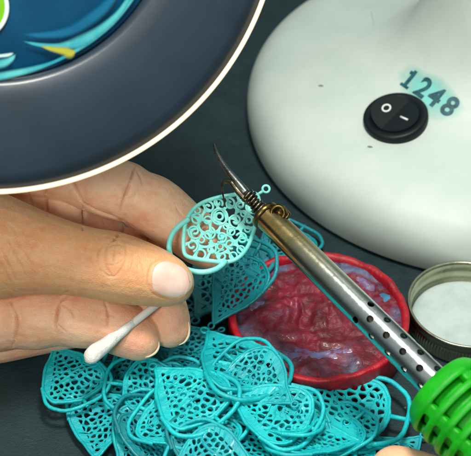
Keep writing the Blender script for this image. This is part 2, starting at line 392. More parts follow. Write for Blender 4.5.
# ------------------------------------------------------------------ filigree pieces
def clip(poly, p, n_):
    out = []; N = len(poly)
    for i in range(N):
        a, b = poly[i], poly[(i+1) % N]; da, db = (a-p).dot(n_), (b-p).dot(n_)
        if da <= 0: out.append(a)
        if da*db < 0: out.append(a+(b-a)*(da/(da-db)))
    return out
def inset(poly, d):
    c = sum(poly, Vector((0, 0)))/len(poly); out = list(poly); N = len(poly)
    for i in range(N):
        a, b = poly[i], poly[(i+1) % N]; e = b-a
        if e.length < 1e-5: continue
        n_ = Vector((e.y, -e.x)).normalized()
        if (c-a).dot(n_) > 0: n_ = -n_
        out = clip(out, a-n_*d, n_)
        if len(out) < 3: return []
    return out
def inside(pt, poly):
    r = False; N = len(poly)
    for i in range(N):
        a, b = poly[i], poly[i-1]
        if (a.y > pt.y) != (b.y > pt.y) and pt.x < (b.x-a.x)*(pt.y-a.y)/(b.y-a.y)+a.x: r = not r
    return r
def edged(pt, poly):
    return min((pt-(poly[i-1]+(poly[i]-poly[i-1])*max(0, min(1, (pt-poly[i-1]).dot(poly[i]-poly[i-1])/max(1e-9, (poly[i]-poly[i-1]).length_squared))))).length for i in range(len(poly)))
HALF = [(0, 1.45), (.13, 1.27), (.34, .98), (.68, .55), (.96, .02), (1.04, -.38), (.92, -.76), (.56, -1.0), (.26, -1.08)]
def outline():
    pts = HALF+[(0, -1.12)]+[(-x, y) for x, y in reversed(HALF[1:])]
    return [Vector((p.x, p.y)) for p in smoothpts([(a, b, 0) for a, b in pts], 4, True)]
def curve_mesh(splines, ext, bev):
    cu = bpy.data.curves.new('c', 'CURVE'); cu.dimensions = '2D'; cu.fill_mode = 'BOTH'; cu.extrude = ext; cu.bevel_depth = bev; cu.bevel_resolution = 1
    for s in splines:
        sp_ = cu.splines.new('POLY'); sp_.points.add(len(s)-1); sp_.use_cyclic_u = True
        for q, p in zip(sp_.points, s): q.co = (p.x, p.y, 0, 1)
    o = bpy.data.objects.new('c', cu); COL.objects.link(o)
    dg = bpy.context.evaluated_depsgraph_get(); dg.update(); me = bpy.data.meshes.new_from_object(o.evaluated_get(dg)); bpy.data.objects.remove(o); return me
def chaikin(p, k=2):
    for _ in range(k):
        q = []
        for i in range(len(p)):
            a, b = p[i], p[(i+1) % len(p)]; q += [a*.75+b*.25, a*.25+b*.75]
        p = q
    return p
def chaik(p):
    p = [Vector(q) for q in p]
    for _ in range(2):
        q = [p[0]]
        for a, b in zip(p, p[1:]): q += [a*.8+b*.2, a*.2+b*.8]
        p = q+[p[-1]]
    return p
def make_variant(seed):
    rnd = random.Random(seed); ol = outline()
    inner = inset(ol, .11) or ol
    pts = []; tries = 0
    while tries < 5000:
        tries += 1
        p = Vector((rnd.uniform(-1, 1), rnd.uniform(-1.2, 1.4)))
        if inside(p, inner) and all((p-q).length > .165 for q in pts): pts.append(p)
    holes = []
    for p in pts:
        cell = list(inner)
        for q in pts:
            if q is p or (q-p).length > .9: continue
            m_ = (p+q)/2; cell = clip(cell, m_, (q-p).normalized())
            if len(cell) < 3: break
        if len(cell) < 3: continue
        cell = inset(cell, rnd.choice((.016, .019, .022, .028, .036)))
        if len(cell) < 3: continue
        # merge tiny edges
        cc = [cell[0]]
        for v in cell[1:]:
            if (v-cc[-1]).length > .03: cc.append(v)
        if len(cc) < 3: continue
        area = abs(sum(cc[i].x*cc[(i+1) % len(cc)].y-cc[(i+1) % len(cc)].x*cc[i].y for i in range(len(cc))))/2
        if area < .0016: continue
        if rnd.random() < .07: continue
        holes.append(chaikin(cc, 2))
    panel = curve_mesh([ol]+holes, .022, .012)
    bend = lambda x, y: .10*x*x + .05*y*y*(1 if seed % 2 else -.6) + .05*noise.noise(Vector((x, y, seed)))
    bm = bmesh.new(); bm.from_mesh(panel)
    # raised border, scrolls and small rings worked on the face
    tube(bm, [Vector((p.x*.97, p.y*.97, .02)) for p in ol], .05, 8, True)
    for _ in range(5):
        c = rnd.choice(pts); r = rnd.uniform(.08, .13)
        if edged(c, ol) < r+.06: continue
        tube(bm, [Vector((c.x+r*math.cos(a), c.y+r*math.sin(a), .03)) for a in (2*PI*k/14 for k in range(14))], .022, 6, True)
    for _ in range(5):
        c = rnd.choice(pts); a0 = rnd.uniform(0, 6.28); r = rnd.uniform(.12, .25)
        if edged(c, ol) < r+.03: continue
        s = rnd.choice((-1, 1))
        tube(bm, [Vector((c.x+r*(1-k/22)*math.cos(a0+s*k*.32), c.y+r*(1-k/22)*math.sin(a0+s*k*.32), .035)) for k in range(15)], .022, 6)
    for v in bm.verts:
        q = v.co.copy(); q.z = seed*3
        v.co.x += .07*noise.noise(q*1.7); v.co.y += .07*noise.noise(q*1.7+Vector((9, 0, 0)))
        q.z = seed; v.co.z += bend(v.co.x, v.co.y)+.03*noise.noise(q*6)
    bmesh.ops.scale(bm, vec=(1, 1, 1), verts=bm.verts); panel = bm_mesh(bm)
    bm = bmesh.new()
    k_ = 1+.12*rnd.uniform(-1, 1)
    lp = [(-1.0, -.1), (-1.16, -.85), (-.66, -1.5*k_), (.66, -1.5*k_), (1.16, -.85), (1.0, -.1)]
    P3 = chaik([(x, y, 0) for x, y in lp])
    tube(bm, [Vector((p.x, p.y, bend(p.x, p.y)*.8+.03)) for p in P3], .064, 10)
    tube(bm, [Vector((0, -1.08, bend(0, -1.1)+.02)), Vector((0, -1.6*k_, bend(0, -1.6)*.8+.03))], .06, 8)
    loop = bm_mesh(bm)
    bm = bmesh.new(); z0 = bend(0, 1.5)
    tube(bm, [Vector((.105*math.cos(a), 1.52+.105*math.sin(a), z0+.02)) for a in (2*PI*k/20 for k in range(20))], .038, 8, True)
    ring_ = bm_mesh(bm)
    for m_ in (panel, loop, ring_): m_.polygons.foreach_set('use_smooth', [True]*len(m_.polygons))
    return panel, loop, ring_
VARS = [make_variant(s) for s in range(7)]
GRP = 'turquoise filigree wax pieces heaped on the table'
PIECES = [  # tip px,py,z ; tail px,py,z ; roll ; variant ; shade ; label
 ((54,346,.85),(88,407,.75), -6, 0, 0, 'turquoise filigree leaf at the far left of the heap, below the hand'),
 ((97,458,.30),(104,388,.50), 6, 1, 0, 'turquoise filigree leaf at bottom left whose point rests on bare table'),
 ((180,378,.55),(100,366,.45), 8, 2, 1, 'shaded turquoise filigree piece right under the cotton swab head'),
 ((213,337,.70),(146,366,.40), -12, 3, 1, 'shaded turquoise filigree leaf directly below the curled fingertips'),
 ((206,330,1.25),(270,398,1.5), 8, 4, 0, 'turquoise filigree leaf touching the left foot of the red puck'),
 ((154,367,1.25),(226,426,1.45), -8, 0, 2, 'bright filigree leaf with its small ring just below the fingernails'),
 ((290,391,.80),(407,423,.50), 2, 1, 2, 'long turquoise leaf in front of the puck, its loop reaching the pen guard'),
 ((214,440,1.15),(134,404,.95), 8, 2, 2, 'turquoise filigree leaf pointing right at the bottom centre left of the heap'),
 ((122,474,.35),(160,402,.70), -9, 3, 0, 'turquoise filigree leaf leaning downwards beside the bottom left leaf'),
 ((226,392,1.45),(322,432,1.40), -4, 2, 2, 'topmost bright filigree leaf in the middle of the heap'),
 ((292,404,1.5),(226,356,1.5), 14, 1, 0, 'turquoise piece whose raised loop runs beside the red wax'),
 ((392,446,.30),(300,424,.75), -10, 4, 0, 'turquoise leaf along the bottom edge next to the peach fingertip'),
 ((184,474,.75),(226,408,1.05), 9, 4, 2, 'turquoise leaf pointing down at the bottom, under the topmost leaf'),
 ((282,474,.9),(216,424,1.0), -12, 3, 0, 'turquoise leaf cut by the bottom edge below the topmost leaf'),
 ((332,474,.5),(280,414,.9), 8, 0, 2, 'turquoise leaf pointing down right in front of the puck, near the bottom'),
 ((128,404,.55),(196,384,.75), -9, 1, 0, 'turquoise piece between the far left leaf and the bright ringed leaf'),
 ((214,326,.90),(262,246,2.3), 10, 3, 1, 'shaded turquoise leaf standing on its ring between fingers and red puck'),
 ((196,318,.50),(250,240,.90), 8, 4, 1, 'shaded turquoise leaf lying behind the standing one, under the held piece'),
 ((262,270,.30),(306,224,.35), -4, 2, 1, 'shaded turquoise piece behind the pen, its bare loop beyond the shaft'),
 ((176,320,.30),(228,276,.30), 6, 0, 1, 'flat turquoise piece deep in the shadow beside the thumb tip'),
 ((262,296,.25),(212,236,.35), -6, 1, 1, 'lowest shaded turquoise leaf flat on the table behind the fingertips'),
 ((414,444,.10),(360,480,.15), 3, 3, 0, 'turquoise piece under the peach fingertip with its ring peeking out'),
 ((70,372,.12),(140,392,.15), 3, 4, 1, 'lowest turquoise piece flat beneath the far left leaf'),
 ((210,395,.45),(300,440,.45), 3, 3, 1, 'turquoise piece buried under the topmost leaf'),
 ((320,418,.25),(256,385,.30), 3, 4, 1, 'turquoise piece buried beside the puck under the long leaf'),
 ((170,440,.35),(215,375,.30), -3, 1, 1, 'turquoise piece buried beneath the bright ringed leaf'),
 ((352,440,.95),(272,436,1.1), -16, 6, 2, 'bright leaf pointing right between the topmost leaf and the peach fingertip'),
 ((190,392,.80),(122,386,.85), 8, 5, 0, 'turquoise leaf tilted over the loop of the far left leaf'),
 ((250,470,1.3),(180,448,1.2), 12, 6, 0, 'tilted turquoise leaf at the bottom edge below the ringed leaf'),
 ((236,352,1.0),(166,352,.7), -6, 5, 1, 'shaded turquoise leaf whose side reaches from the fingertips to the puck foot'),
 ((372,470,.2),(318,420,.35), 4, 2, 1, 'turquoise piece buried near the bottom under the long leaf'),
]
rp = random.Random(21)
for k in range(2, 16):
    if k in (3, 12, 6, 8): continue
    cx, cy = [(120, 385), (150, 392), (245, 372), (262, 402), (300, 432), (345, 446), (190, 402), (205, 452), (255, 440), (310, 452), (150, 440), (235, 395), (125, 430), (180, 360), (282, 420), (330, 440)][k]
    a = rp.uniform(0, 2*PI); zc = [.5, .8, .6, 1.35, .55, .5, 1.15, 1.2, 1.45, .9, .8, 1.3, .5, .55, 1.35, .8][k]-.2; dz = rp.uniform(-.15, .15)
    L_ = 42; dx, dy = math.cos(a)*L_, math.sin(a)*L_*.68
    PIECES.append(((cx+dx, cy+dy, zc+dz), (cx-dx, cy-dy, zc-dz), rp.uniform(-22, 22), k % 7, k % 3, 'turquoise filigree piece tangled among its neighbours inside the heap'))
for i, (a, b, roll, vi, sh, lab) in enumerate(PIECES):
    A = T(*a); B = T(*b); y = (A-B); s = max(.9, min(1.2, y.length/3.0)); mid = (A*1.6+B*1.52)/3.12; y.normalize()
    x = y.cross(Vector((0, 0, 1))).normalized(); x = Matrix.Rotation(math.radians(roll), 3, y) @ x; z = x.cross(y)
    R3 = Matrix((x, y, z)).transposed()
    o = thing('filigree_piece', lab, 'wax piece', mid, GRP, R3); o.matrix_world = ROOTM[o] @ Matrix.Scale(s, 4)
    for nm, me in zip(('openwork_panel', 'loop', 'hanging_ring'), VARS[vi]):
        c = bpy.data.objects.new(nm, me); COL.objects.link(c); c.parent = o
        if not me.materials: me.materials.append(None)
        c.material_slots[0].link = 'OBJECT'; c.material_slots[0].material = M_cy[sh]

# ------------------------------------------------------------------ held piece
DH = 37.95
hp0 = P(215, 230, DH)
hz = (CAM-hp0).normalized(); hz = (hz+Vector((.1, 0, .12))).normalized()
hx = (CR-hz*CR.dot(hz)).normalized(); hy = hz.cross(hx); HR = Matrix((hx, hy, hz)).transposed()
held = thing('filigree_piece', 'pale turquoise filigree leaf pinched between thumb and forefinger at the pen tip', 'wax piece', hp0, None, HR)
WI = ROOTM[held].inverted()
def onp(px, py, h=0):
    o = WI @ CAM; d = WI.to_3x3() @ ray(px, py); t_ = (h-o.z)/d.z; return o+d*t_
ol_px = [(257, 195), (246, 193.5), (232, 195), (216, 198), (202, 203), (192, 211), (186, 222), (184, 234), (183.5, 246), (186, 255.5), (198, 259), (212, 261), (226, 262), (238, 258), (247, 248), (252, 236), (256, 222), (259, 209)]
olp = [Vector((p.x, p.y)) for p in smoothpts([onp(*q) for q in ol_px], 5, True)]
bm = bmesh.new(); V3 = lambda p, z=0: Vector((p.x, p.y, z))
tube(bm, [V3(p) for p in olp], .062, 10, True)
rnd = random.Random(12); circs = []
xs = [p.x for p in olp]; ys = [p.y for p in olp]
for rad in [.22, .2, .2, .18]+[.16]*8+[.13]*14+[.10]*16+[.075]*12:
    for _ in range(60):
        c = Vector((rnd.uniform(min(xs), max(xs)), rnd.uniform(min(ys), max(ys))))
        if inside(c, olp) and edged(c, olp) > rad+.01 and all((c-q).length > rad+r+.012 for q, r in circs): circs.append((c, rad)); break
for i, (c, r) in enumerate(circs):
    w = .03 if r < .11 else .036
    z = rnd.uniform(-.01, .02)
    if r > .1 and rnd.random() < .8:   # scroll
        a0 = rnd.uniform(0, 6.28); s = rnd.choice((-1, 1))
        tube(bm, [Vector((c.x+(r+.015)*(1-k/34)*math.cos(a0+s*k*.3), c.y+(r+.015)*(1-k/34)*math.sin(a0+s*k*.3), z)) for k in range(26)], [w]*20+[w*1.2]*6, 7)
    else:
        tube(bm, [Vector((c.x+(r+.005)*math.cos(a), c.y+(r+.005)*math.sin(a), z)) for a in (2*PI*k/20 for k in range(20))], w, 7, True)
        if r > .16: tube(bm, [Vector((c.x+r*.45*math.cos(a), c.y+r*.45*math.sin(a), z)) for a in (2*PI*k/16 for k in range(16))], w*1.1, 7, True)
ptsv = []; hol = []
for _ in range(4000):
    p = Vector((rnd.uniform(min(xs), max(xs)), rnd.uniform(min(ys), max(ys))))
    if inside(p, olp) and edged(p, olp) > .07 and all((p-q).length > .27 for q in ptsv): ptsv.append(p)
for p in ptsv:
    cell = list(olp)
    for q in ptsv:
        if q is not p and (q-p).length < 1.2: cell = clip(cell, (p+q)/2, (q-p).normalized())
        if len(cell) < 3: break
    cc = []
    for v in inset(cell, .026) if len(cell) > 2 else []:
        if not cc or (v-cc[-1]).length > .03: cc.append(v)
    if len(cc) > 2: hol.append(chaikin(cc, 2))
lat = curve_mesh([olp]+hol, .012, .012); bm.from_mesh(lat)
link('openwork_panel', bm_mesh(bm), M_held, held, world=False)
bm = bmesh.new()
lp = [(189, 219), (178, 227), (171.5, 236), (169, 248), (172, 259), (180, 266), (192, 271), (205, 272), (216, 269), (223, 264), (226, 260)]
tube(bm, [p+Vector((0, 0, .03)) for p in smoothpts([onp(*q) for q in lp], 6)], .078, 12)
link('loop', bm_mesh(bm), M_held, held, world=False)
bm = bmesh.new(); rc = onp(266, 189)
tube(bm, [rc+Vector((.1*math.cos(a), .1*math.sin(a), 0)) for a in (2*PI*k/24 for k in range(24))], .036, 8, True)
tube(bm, [onp(257, 195), onp(262.5, 191.5)], .045, 8)
link('hanging_ring', bm_mesh(bm), M_held, held, world=False)

# ------------------------------------------------------------------ wax pen
PA = P(264, 214, 37.3); PB = P(446, 394, 34.2)
pz = (PB-PA).normalized(); px_ = (CR-pz*CR.dot(pz)).normalized(); py_ = pz.cross(px_)
PM3 = Matrix((px_, py_, pz)).transposed()
pen = thing('wax_pen', 'metal wax carving pen with hooked tip, perforated shaft and green guard', 'wax pen', PA, None, PM3)
LP = (PB-PA).length; PMi = ROOTM[pen].inverted()
bm = bmesh.new()
r0, r1 = .37, .445
lathe(bm, [(.20, -.02), (r0-.05, 0), (r0, .06), (r0+(r1-r0)*.5, LP*.5), (r1, LP+.6), (r1-.05, LP+.6), (r1-.09, LP*.5), (r0-.06, .12), (.20, .06), (.20, -.02)], 96)
shaft = bm_mesh(bm)
bm = bmesh.new(); camdir = (PMi @ CAM); ca = math.atan2(camdir.y, camdir.x)
hole_rows = []
for row, (off, st) in enumerate(((-45, 0), (0, 0), (45, 0), (90, 0), (135, 0), (180, 0), (225, 0), (270, 0))):
    for k in range(5):
        zc = LP*.58 + k*.62 + (.31 if row % 2 else 0)
        a = ca+math.radians(off); d = Vector((math.cos(a), math.sin(a), 0)); 
        tube(bm, [d*.15+Vector((0, 0, zc)), d*.7+Vector((0, 0, zc))], .098, 20)
cut = bpy.data.objects.new('cut', bm_mesh(bm)); COL.objects.link(cut)
try:
    sh2 = mods(shaft, [('BOOLEAN', dict(object=cut, operation='DIFFERENCE', solver='EXACT'))])
except Exception as ex: print('bool fail', ex); sh2 = shaft
bpy.data.objects.remove(cut)
M_shaft = mat('shaft_steel', '#9a9a92', .19, metal=1, bump=.003, bscale=10, rvar=.05)
nt = M_shaft.node_tree; L = nt.links; tc = node(M_shaft, 'ShaderNodeTexCoord'); sx = node(M_shaft, 'ShaderNodeSeparateXYZ'); L.new(tc.outputs['Object'], sx.inputs[0])
nn = node(M_shaft, 'ShaderNodeTexNoise'); nn.inputs['Scale'].default_value = 2.2; L.new(tc.outputs['Object'], nn.inputs['Vector'])
ad = node(M_shaft, 'ShaderNodeMath'); ad.operation = 'ADD'; L.new(sx.outputs[2], ad.inputs[0]); L.new(nn.outputs['Fac'], ad.inputs[1])
mr = node(M_shaft, 'ShaderNodeMapRange'); mr.inputs[2].default_value = 5.0; L.new(ad.outputs[0], mr.inputs[0])
cr = node(M_shaft, 'ShaderNodeValToRGB'); L.new(mr.outputs[0], cr.inputs[0]); e = cr.color_ramp.elements
e[0].color = hexc('#675d42'); e[1].position = 1; e[1].color = hexc('#c6cbc8')
for pos, c in ((.16, '#7d7050'), (.34, '#a89868'), (.55, '#b0ac98'), (.75, '#bcbeb6')): q = e.new(pos); q.color = hexc(c)
L.new(cr.outputs[0], nt.nodes['Principled BSDF'].inputs['Base Color'])
so = link('shaft', sh2, M_shaft, pen, world=False)
so.data.set_sharp_from_angle(angle=math.radians(35))
# inner heater core
bm = bmesh.new(); lathe(bm, [(0, .3), (.22, .3), (.24, LP), (0, LP)], 32); link('heater_core', bm_mesh(bm), mat('core_ceramic', '#3c3a34', .6), pen, world=False)
# green guard : slotted sleeve
bm = bmesh.new(); NA = 100; prof = []
GL = [(-.10, .62), (-.10, .80), (-.08, .95), (.0, 1.04), (.14, 1.12)]; z = .28
zs = [g for g in GL]
pitch = .41; z = .30
rows = [(a, b, 'solid') for a, b in GL]
for k in range(9):
    rr = 1.24+.012*k
    for j in range(8): rows.append((z+pitch*j/8, rr-.07+(.03 if j in (0, 1) else .015 if j in (7, 2) else -.02), 'slot' if j in (3, 4, 5) else 'solid'))
    z += pitch
rows.append((z, 1.3, 'solid')); rows.append((z+.2, 1.2, 'solid')); rows.append((z+.3, .9, 'solid'))
rv = [[bm.verts.new((r*math.cos(ca+2*PI*k/NA), r*math.sin(ca+2*PI*k/NA), LP-.25+zz_)) for k in range(NA)] for zz_, r, _ in rows]
for i in range(len(rows)-1):
    band_i = (i-4)//5 if i >= 4 else -1
    for k in range(NA):
        kk = (k+10+2) % 20
        if rows[i][2] == 'slot' and 3 <= kk <= 17: continue
        bm.faces.new((rv[i][k], rv[i+1][k], rv[i+1][(k+1) % NA], rv[i][(k+1) % NA]))
g = mods(bm_mesh(bm), [('SOLIDIFY', dict(thickness=.24, offset=-1)), ('SUBSURF', dict(levels=2, render_levels=2))])
link('guard', g, M_green, pen, world=False)
bm = bmesh.new(); lathe(bm, [(r1+.01, .05), (.62, .02), (.74, .0), (.80, .08), (.74, .2), (r1+.01, .3)], 60, Matrix.Translation((0, 0, LP-.30))); link('guard_collar', bm_mesh(bm), M_green, pen, world=False)
bm = bmesh.new(); lathe(bm, [(0, LP), (.7, LP), (.78, LP+.4), (.85, LP+4.0), (1.05, LP+4.4), (.95, LP+8), (.85, LP+12), (.6, LP+13), (0, LP+13.1)], 48); link('handle', bm_mesh(bm), M_black, pen, world=False)
bm = bmesh.new(); lathe(bm, [(0, LP-.1), (.7, LP-.1), (.88, LP+.15), (.93, LP+4.0), (0, LP+4.0)], 64); link('guard_core', bm_mesh(bm), M_green, pen, world=False)
# tip in world coords
def W(l): return [P(*q) for q in l]
bm = bmesh.new()
tp = smoothpts(W([(213.6, 143, 37.9), (216, 152, 37.85), (222, 163, 37.75), (231, 175, 37.6), (241, 187, 37.45), (247, 195, 37.4)]), 8)
nT = len(tp); tube(bm, tp, [.016+.115*min(1, (i/(nT*.85)))**.8 for i in range(nT)], 14)
link('curved_tip', bm_mesh(bm), M_tip, pen)
bm = bmesh.new()
tube(bm, smoothpts(W([(225.5, 207, 37.75), (224, 200, 37.7), (222.5, 192, 37.62), (222, 186, 37.58), (225, 181.5, 37.5), (231, 182.5, 37.4), (237, 190, 37.35), (244, 198, 37.3), (250, 203, 37.3)]), 8),
     [.018]*8+[.024]*8+[.03]*8+[.045]*8+[.07]*8+[.08]*8+[.09]*8+[.09]*9, 12)
link('hooked_wire', bm_mesh(bm), M_wire, pen)
bm = bmesh.new(); A_, B_ = P(245, 192, 37.38), P(264, 214, 37.3)
tube(bm, [A_, B_], .11, 16)
link('neck', bm_mesh(bm), M_tip, pen)
bm = bmesh.new(); ax_ = (B_-A_).normalized(); u = (CR-ax_*CR.dot(ax_)).normalized(); v_ = ax_.cross(u); hel = []
for k in range(120):
    t_ = k/119; a = t_*5.5*2*PI; hel.append(A_+(B_-A_)*(.12+.7*t_)+(u*math.cos(a)+v_*math.sin(a))*(.155+.03*math.sin(t_*9)))
tube(bm, hel, .05, 8); link('wire_coil', bm_mesh(bm), M_wire, pen)
bm = bmesh.new(); lathe(bm, [(r0+.0, -.03), (r0+.05, 0), (r0+.06, .05), (r0+.05, .13), (r0+.0, .15)], 48); link('clamp_band', bm_mesh(bm), M_brass, pen, world=False)
bm = bmesh.new(); sc0 = P(278, 213, 36.95); sz = (CAM-sc0).normalized(); sxv = (CR-sz*CR.dot(sz)).normalized(); SMt = Matrix.Translation(sc0) @ Matrix((sxv, sz.cross(sxv), sz)).transposed().to_4x4()
lathe(bm, [(0, -.3), (.2, -.3), (.22, -.05), (.24, .05), (.21, .1), (.14, .1), (.11, .02), (0, .0)], 32, SMt)
link('clamp_screw', bm_mesh(bm), M_brass, pen)
bm = bmesh.new(); tube(bm, W([(268, 209, 37.0), (274, 207.5, 36.95), (284, 208, 37), (289, 214, 37.05), (285, 221, 37.05), (277, 222, 37)]), .06, 8); link('clamp_lug', bm_mesh(bm), M_brass, pen)

# ------------------------------------------------------------------ cotton swab
swab = thing('cotton_swab', 'white cotton swab held between thumb and curled fingers, cotton tip down left', 'cotton swab', P(100, 349, 37.3))
S0, S1 = P(90, 357, 37.35), P(180, 286, 38.35)
bm = bmesh.new(); tube(bm, [S0+(S1-S0)*.1, S1], .11, 18); link('stick', bm_mesh(bm), M_paper, swab)
bm = bmesh.new(); d = S1-S0; pts = []; rs = []
for k in range(25):
    t_ = k/24; pts.append(S0-d.normalized()*.2+d.normalized()*(1.9*t_)); rs.append(max(.02, .235*math.sqrt(max(0, 1-(1-min(1, t_/.16))**2))*(1-.6*max(0, t_-.22)/.78)))
tube(bm, pts, rs, 28)
for v in bm.verts: v.co += Vector((noise.noise(v.co*3), noise.noise(v.co*3+Vector((5, 0, 0))), noise.noise(v.co*3+Vector((0, 9, 0)))))*.035
link('cotton_tip', bm_mesh(bm), M_cotton, swab)

# ------------------------------------------------------------------ hands
def px2r(r, d): return r*d/F
def chain_pts(ch, n=14):
    s = smoothpts([(a, b, c) for a, b, c, r in ch], n); r = smoothpts([(q[3], 0, 0) for q in ch], n)
    return [(P(p.x, p.y, p.z), px2r(q.x, p.z)) for p, q in zip(s, r)]
def hand_mesh(chains, voxel=.06, smooth=6):
    bm = bmesh.new()
    for ch in chains:
        for p, r in chain_pts(ch, 8):
            bmesh.ops.create_icosphere(bm, subdivisions=3, radius=r, matrix=Matrix.Translation(p))
    me = bpy.data.meshes.new('h'); bm.to_mesh(me); bm.free()
    return mods(me, [('REMESH', dict(mode='VOXEL', voxel_size=voxel)), ('SMOOTH', dict(factor=.5, iterations=smooth))])
def segdist(p, pts):
    return min((p-q).length-r for q, r in pts)
thumb = [(-70, 240, 38.6, 72), (-20, 245, 38.2, 58), (20, 250, 37.9, 46), (55, 256, 37.6, 38.5), (85, 262, 37.45, 35.5), (110, 266, 37.4, 35.5), (130, 271, 37.4, 34), (150, 276, 37.45, 30.5), (163, 280, 37.5, 27), (172, 283, 37.5, 22.5)]
index = [(-20, 175, 40.4, 40), (30, 168, 39.9, 33), (65, 173, 39.5, 30), (82, 180, 39.35, 27.5), (100, 186, 39.2, 29.5), (122, 191, 39.1, 31), (136, 197, 39.1, 28.5), (154, 206, 39.1, 30.5), (172, 219, 39.1, 28.5), (184, 228, 39.08, 26.5), (200, 239, 39.05, 26.5), (211, 248, 39.0, 22)]
palm2 = [(20, 205, 40.3, 28), (44, 210, 40.05, 25), (64, 211, 39.95, 25.5), (74, 215, 40.0, 23)]
middle = [(-30, 240, 40.4, 40), (30, 230, 40.3, 30), (70, 234, 40.25, 25), (84, 236, 40.2, 22.5), (102, 238, 40.1, 25.5), (118, 244, 40.05, 22.5), (138, 254, 39.8, 26), (152, 275, 39.4, 26), (160, 300, 39.2, 25), (167, 318, 38.95, 23), (170, 327, 38.85, 21)]
ring = [(-60, 310, 40.0, 44), (-10, 317, 39.5, 36), (14, 319, 39.25, 30.5), (36, 318, 39.0, 32), (57, 318, 38.85, 28.3), (80, 318, 38.7, 30.5), (102, 322, 38.65, 27.5), (122, 329, 38.6, 27.5), (138, 337, 38.55, 24)]
palm = [(-90, 270, 40.2, 90), (-40, 275, 40.0, 62), (0, 275, 39.9, 48), (40, 275, 40.1, 32)]
little = [(-60, 330, 40.6, 38), (-10, 335, 40.3, 30), (35, 330, 40.1, 26), (70, 325, 39.9, 24)]
wrist = [(-90, 270, 40.0, 92), (-200, 300, 39.8, 88), (-260, 315, 39.6, 92)]
chains = [thumb, index, palm2, middle, ring, palm, little, wrist]
hm = hand_mesh(chains, .032, 7)
hand_bvh = bvh_of(hm)
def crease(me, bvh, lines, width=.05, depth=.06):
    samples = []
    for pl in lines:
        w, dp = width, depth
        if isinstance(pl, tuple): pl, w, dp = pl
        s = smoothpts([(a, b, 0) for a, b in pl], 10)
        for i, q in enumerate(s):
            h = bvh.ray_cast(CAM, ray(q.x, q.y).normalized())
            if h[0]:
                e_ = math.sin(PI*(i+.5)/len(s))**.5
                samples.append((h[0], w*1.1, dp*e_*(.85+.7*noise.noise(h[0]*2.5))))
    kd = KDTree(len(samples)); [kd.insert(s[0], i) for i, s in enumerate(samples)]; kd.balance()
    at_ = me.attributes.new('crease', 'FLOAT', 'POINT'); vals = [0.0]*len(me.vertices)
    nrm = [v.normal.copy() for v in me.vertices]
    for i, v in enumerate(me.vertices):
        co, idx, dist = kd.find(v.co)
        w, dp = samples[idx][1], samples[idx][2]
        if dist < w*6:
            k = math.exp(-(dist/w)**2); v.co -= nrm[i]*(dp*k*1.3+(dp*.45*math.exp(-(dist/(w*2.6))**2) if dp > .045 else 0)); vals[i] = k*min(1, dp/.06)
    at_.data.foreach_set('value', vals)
B = .055
lines = [
 ([(137, 163), (133, 174), (129, 186), (124, 198), (120, 212)], .032, .07), ([(133, 166), (140, 176), (143, 186)], .03, .03), ([(126, 196), (118, 200)], .03, .02),
 ([(72, 180), (77, 192), (82, 202)], .035, .10), ([(82, 202), (96, 211), (112, 217), (128, 225), (142, 234), (156, 244)], .04, .09),
 ([(83, 206), (84, 217), (83, 230)], .032, .07), ([(27, 188), (31, 200), (34, 210)], .03, .04), ([(45, 185), (46, 200), (48, 216)], .032, .07),
 ([(124, 224), (121, 232), (113, 241)], .035, .07), ([(176, 207), (182, 216)], .03, .03), ([(102, 218), (106, 228)], .025, .02),
 ([(10, 300), (15, 315), (16, 330), (13, 347)], .034, .085), ([(20, 306), (22, 320)], .026, .03), ([(68, 291), (60, 302), (56, 315), (55, 332)], .034, .085), ([(60, 303), (70, 310), (74, 318)], .026, .035), ([(57, 324), (66, 332)], .024, .025),
 ([(104, 300), (108, 312), (107, 326)], .03, .05),
 ([(106, 242), (100, 250), (98, 261), (101, 273)], .024, .040), ([(112, 240), (107, 249), (106, 260), (108, 270), (113, 277)], .022, .045), ([(118, 241), (115, 251), (114, 261), (117, 271)], .020, .035), ([(126, 244), (126, 256), (122, 268), (115, 276)], .022, .040),
 ([(109, 247), (117, 244), (126, 248)], .02, .03), ([(103, 261), (110, 265), (117, 264), (123, 260)], .02, .028), ([(103, 271), (109, 276), (118, 276)], .02, .03), ([(111, 254), (118, 252), (124, 256)], .018, .02),
 ([(133, 250), (133, 262), (129, 273)], .02, .02), ([(93, 245), (91, 256), (93, 267)], .022, .022), ([(86, 246), (85, 256)], .02, .014),
 ([(2, 246), (7, 260), (13, 273), (17, 282)], .026, .035), ([(9, 240), (15, 254), (22, 268), (28, 278)], .026, .03), ([(0, 260), (6, 272), (12, 284)], .026, .03), ([(18, 240), (24, 252), (31, 264)], .024, .022),
 ([(28, 240), (35, 254), (42, 262)], .022, .016), ([(12, 226), (18, 236)], .022, .016), ([(40, 240), (47, 250)], .02, .012), ([(4, 282), (12, 290), (22, 294)], .025, .02),
 ([(163, 258), (153, 264), (149, 273), (148, 283), (151, 292), (160, 297), (172, 300)], .03, .024), ([(141, 262), (144, 272), (143, 286)], .025, .014), ([(137, 262), (139, 274)], .02, .01),
]
crease(hm, hand_bvh, lines)
cp = {k: chain_pts(c, 6) for k, c in dict(t=thumb, o=index+middle, r=ring, l=little).items()}
tn = hm.attributes.new('tan', 'FLOAT', 'POINT'); tv = []
tp_ = chain_pts(thumb, 4); op_ = chain_pts(index, 4)+chain_pts(middle, 4)+chain_pts(ring, 4)+chain_pts(little, 4)
TV = [(p, r) for p, r in tp_]; OV = [(p, r) for p, r in op_]
ta = np.array([[*p, r] for p, r in TV]); oa = np.array([[*p, r] for p, r in OV])
vc = np.empty(len(hm.vertices)*3); hm.vertices.foreach_get('co', vc); vc = vc.reshape(-1, 3)
def nd(A, v): 
    out = np.full(len(v), 1e9)
    for a in A: out = np.minimum(out, np.linalg.norm(v-a[:3], axis=1)-a[3])
    return out
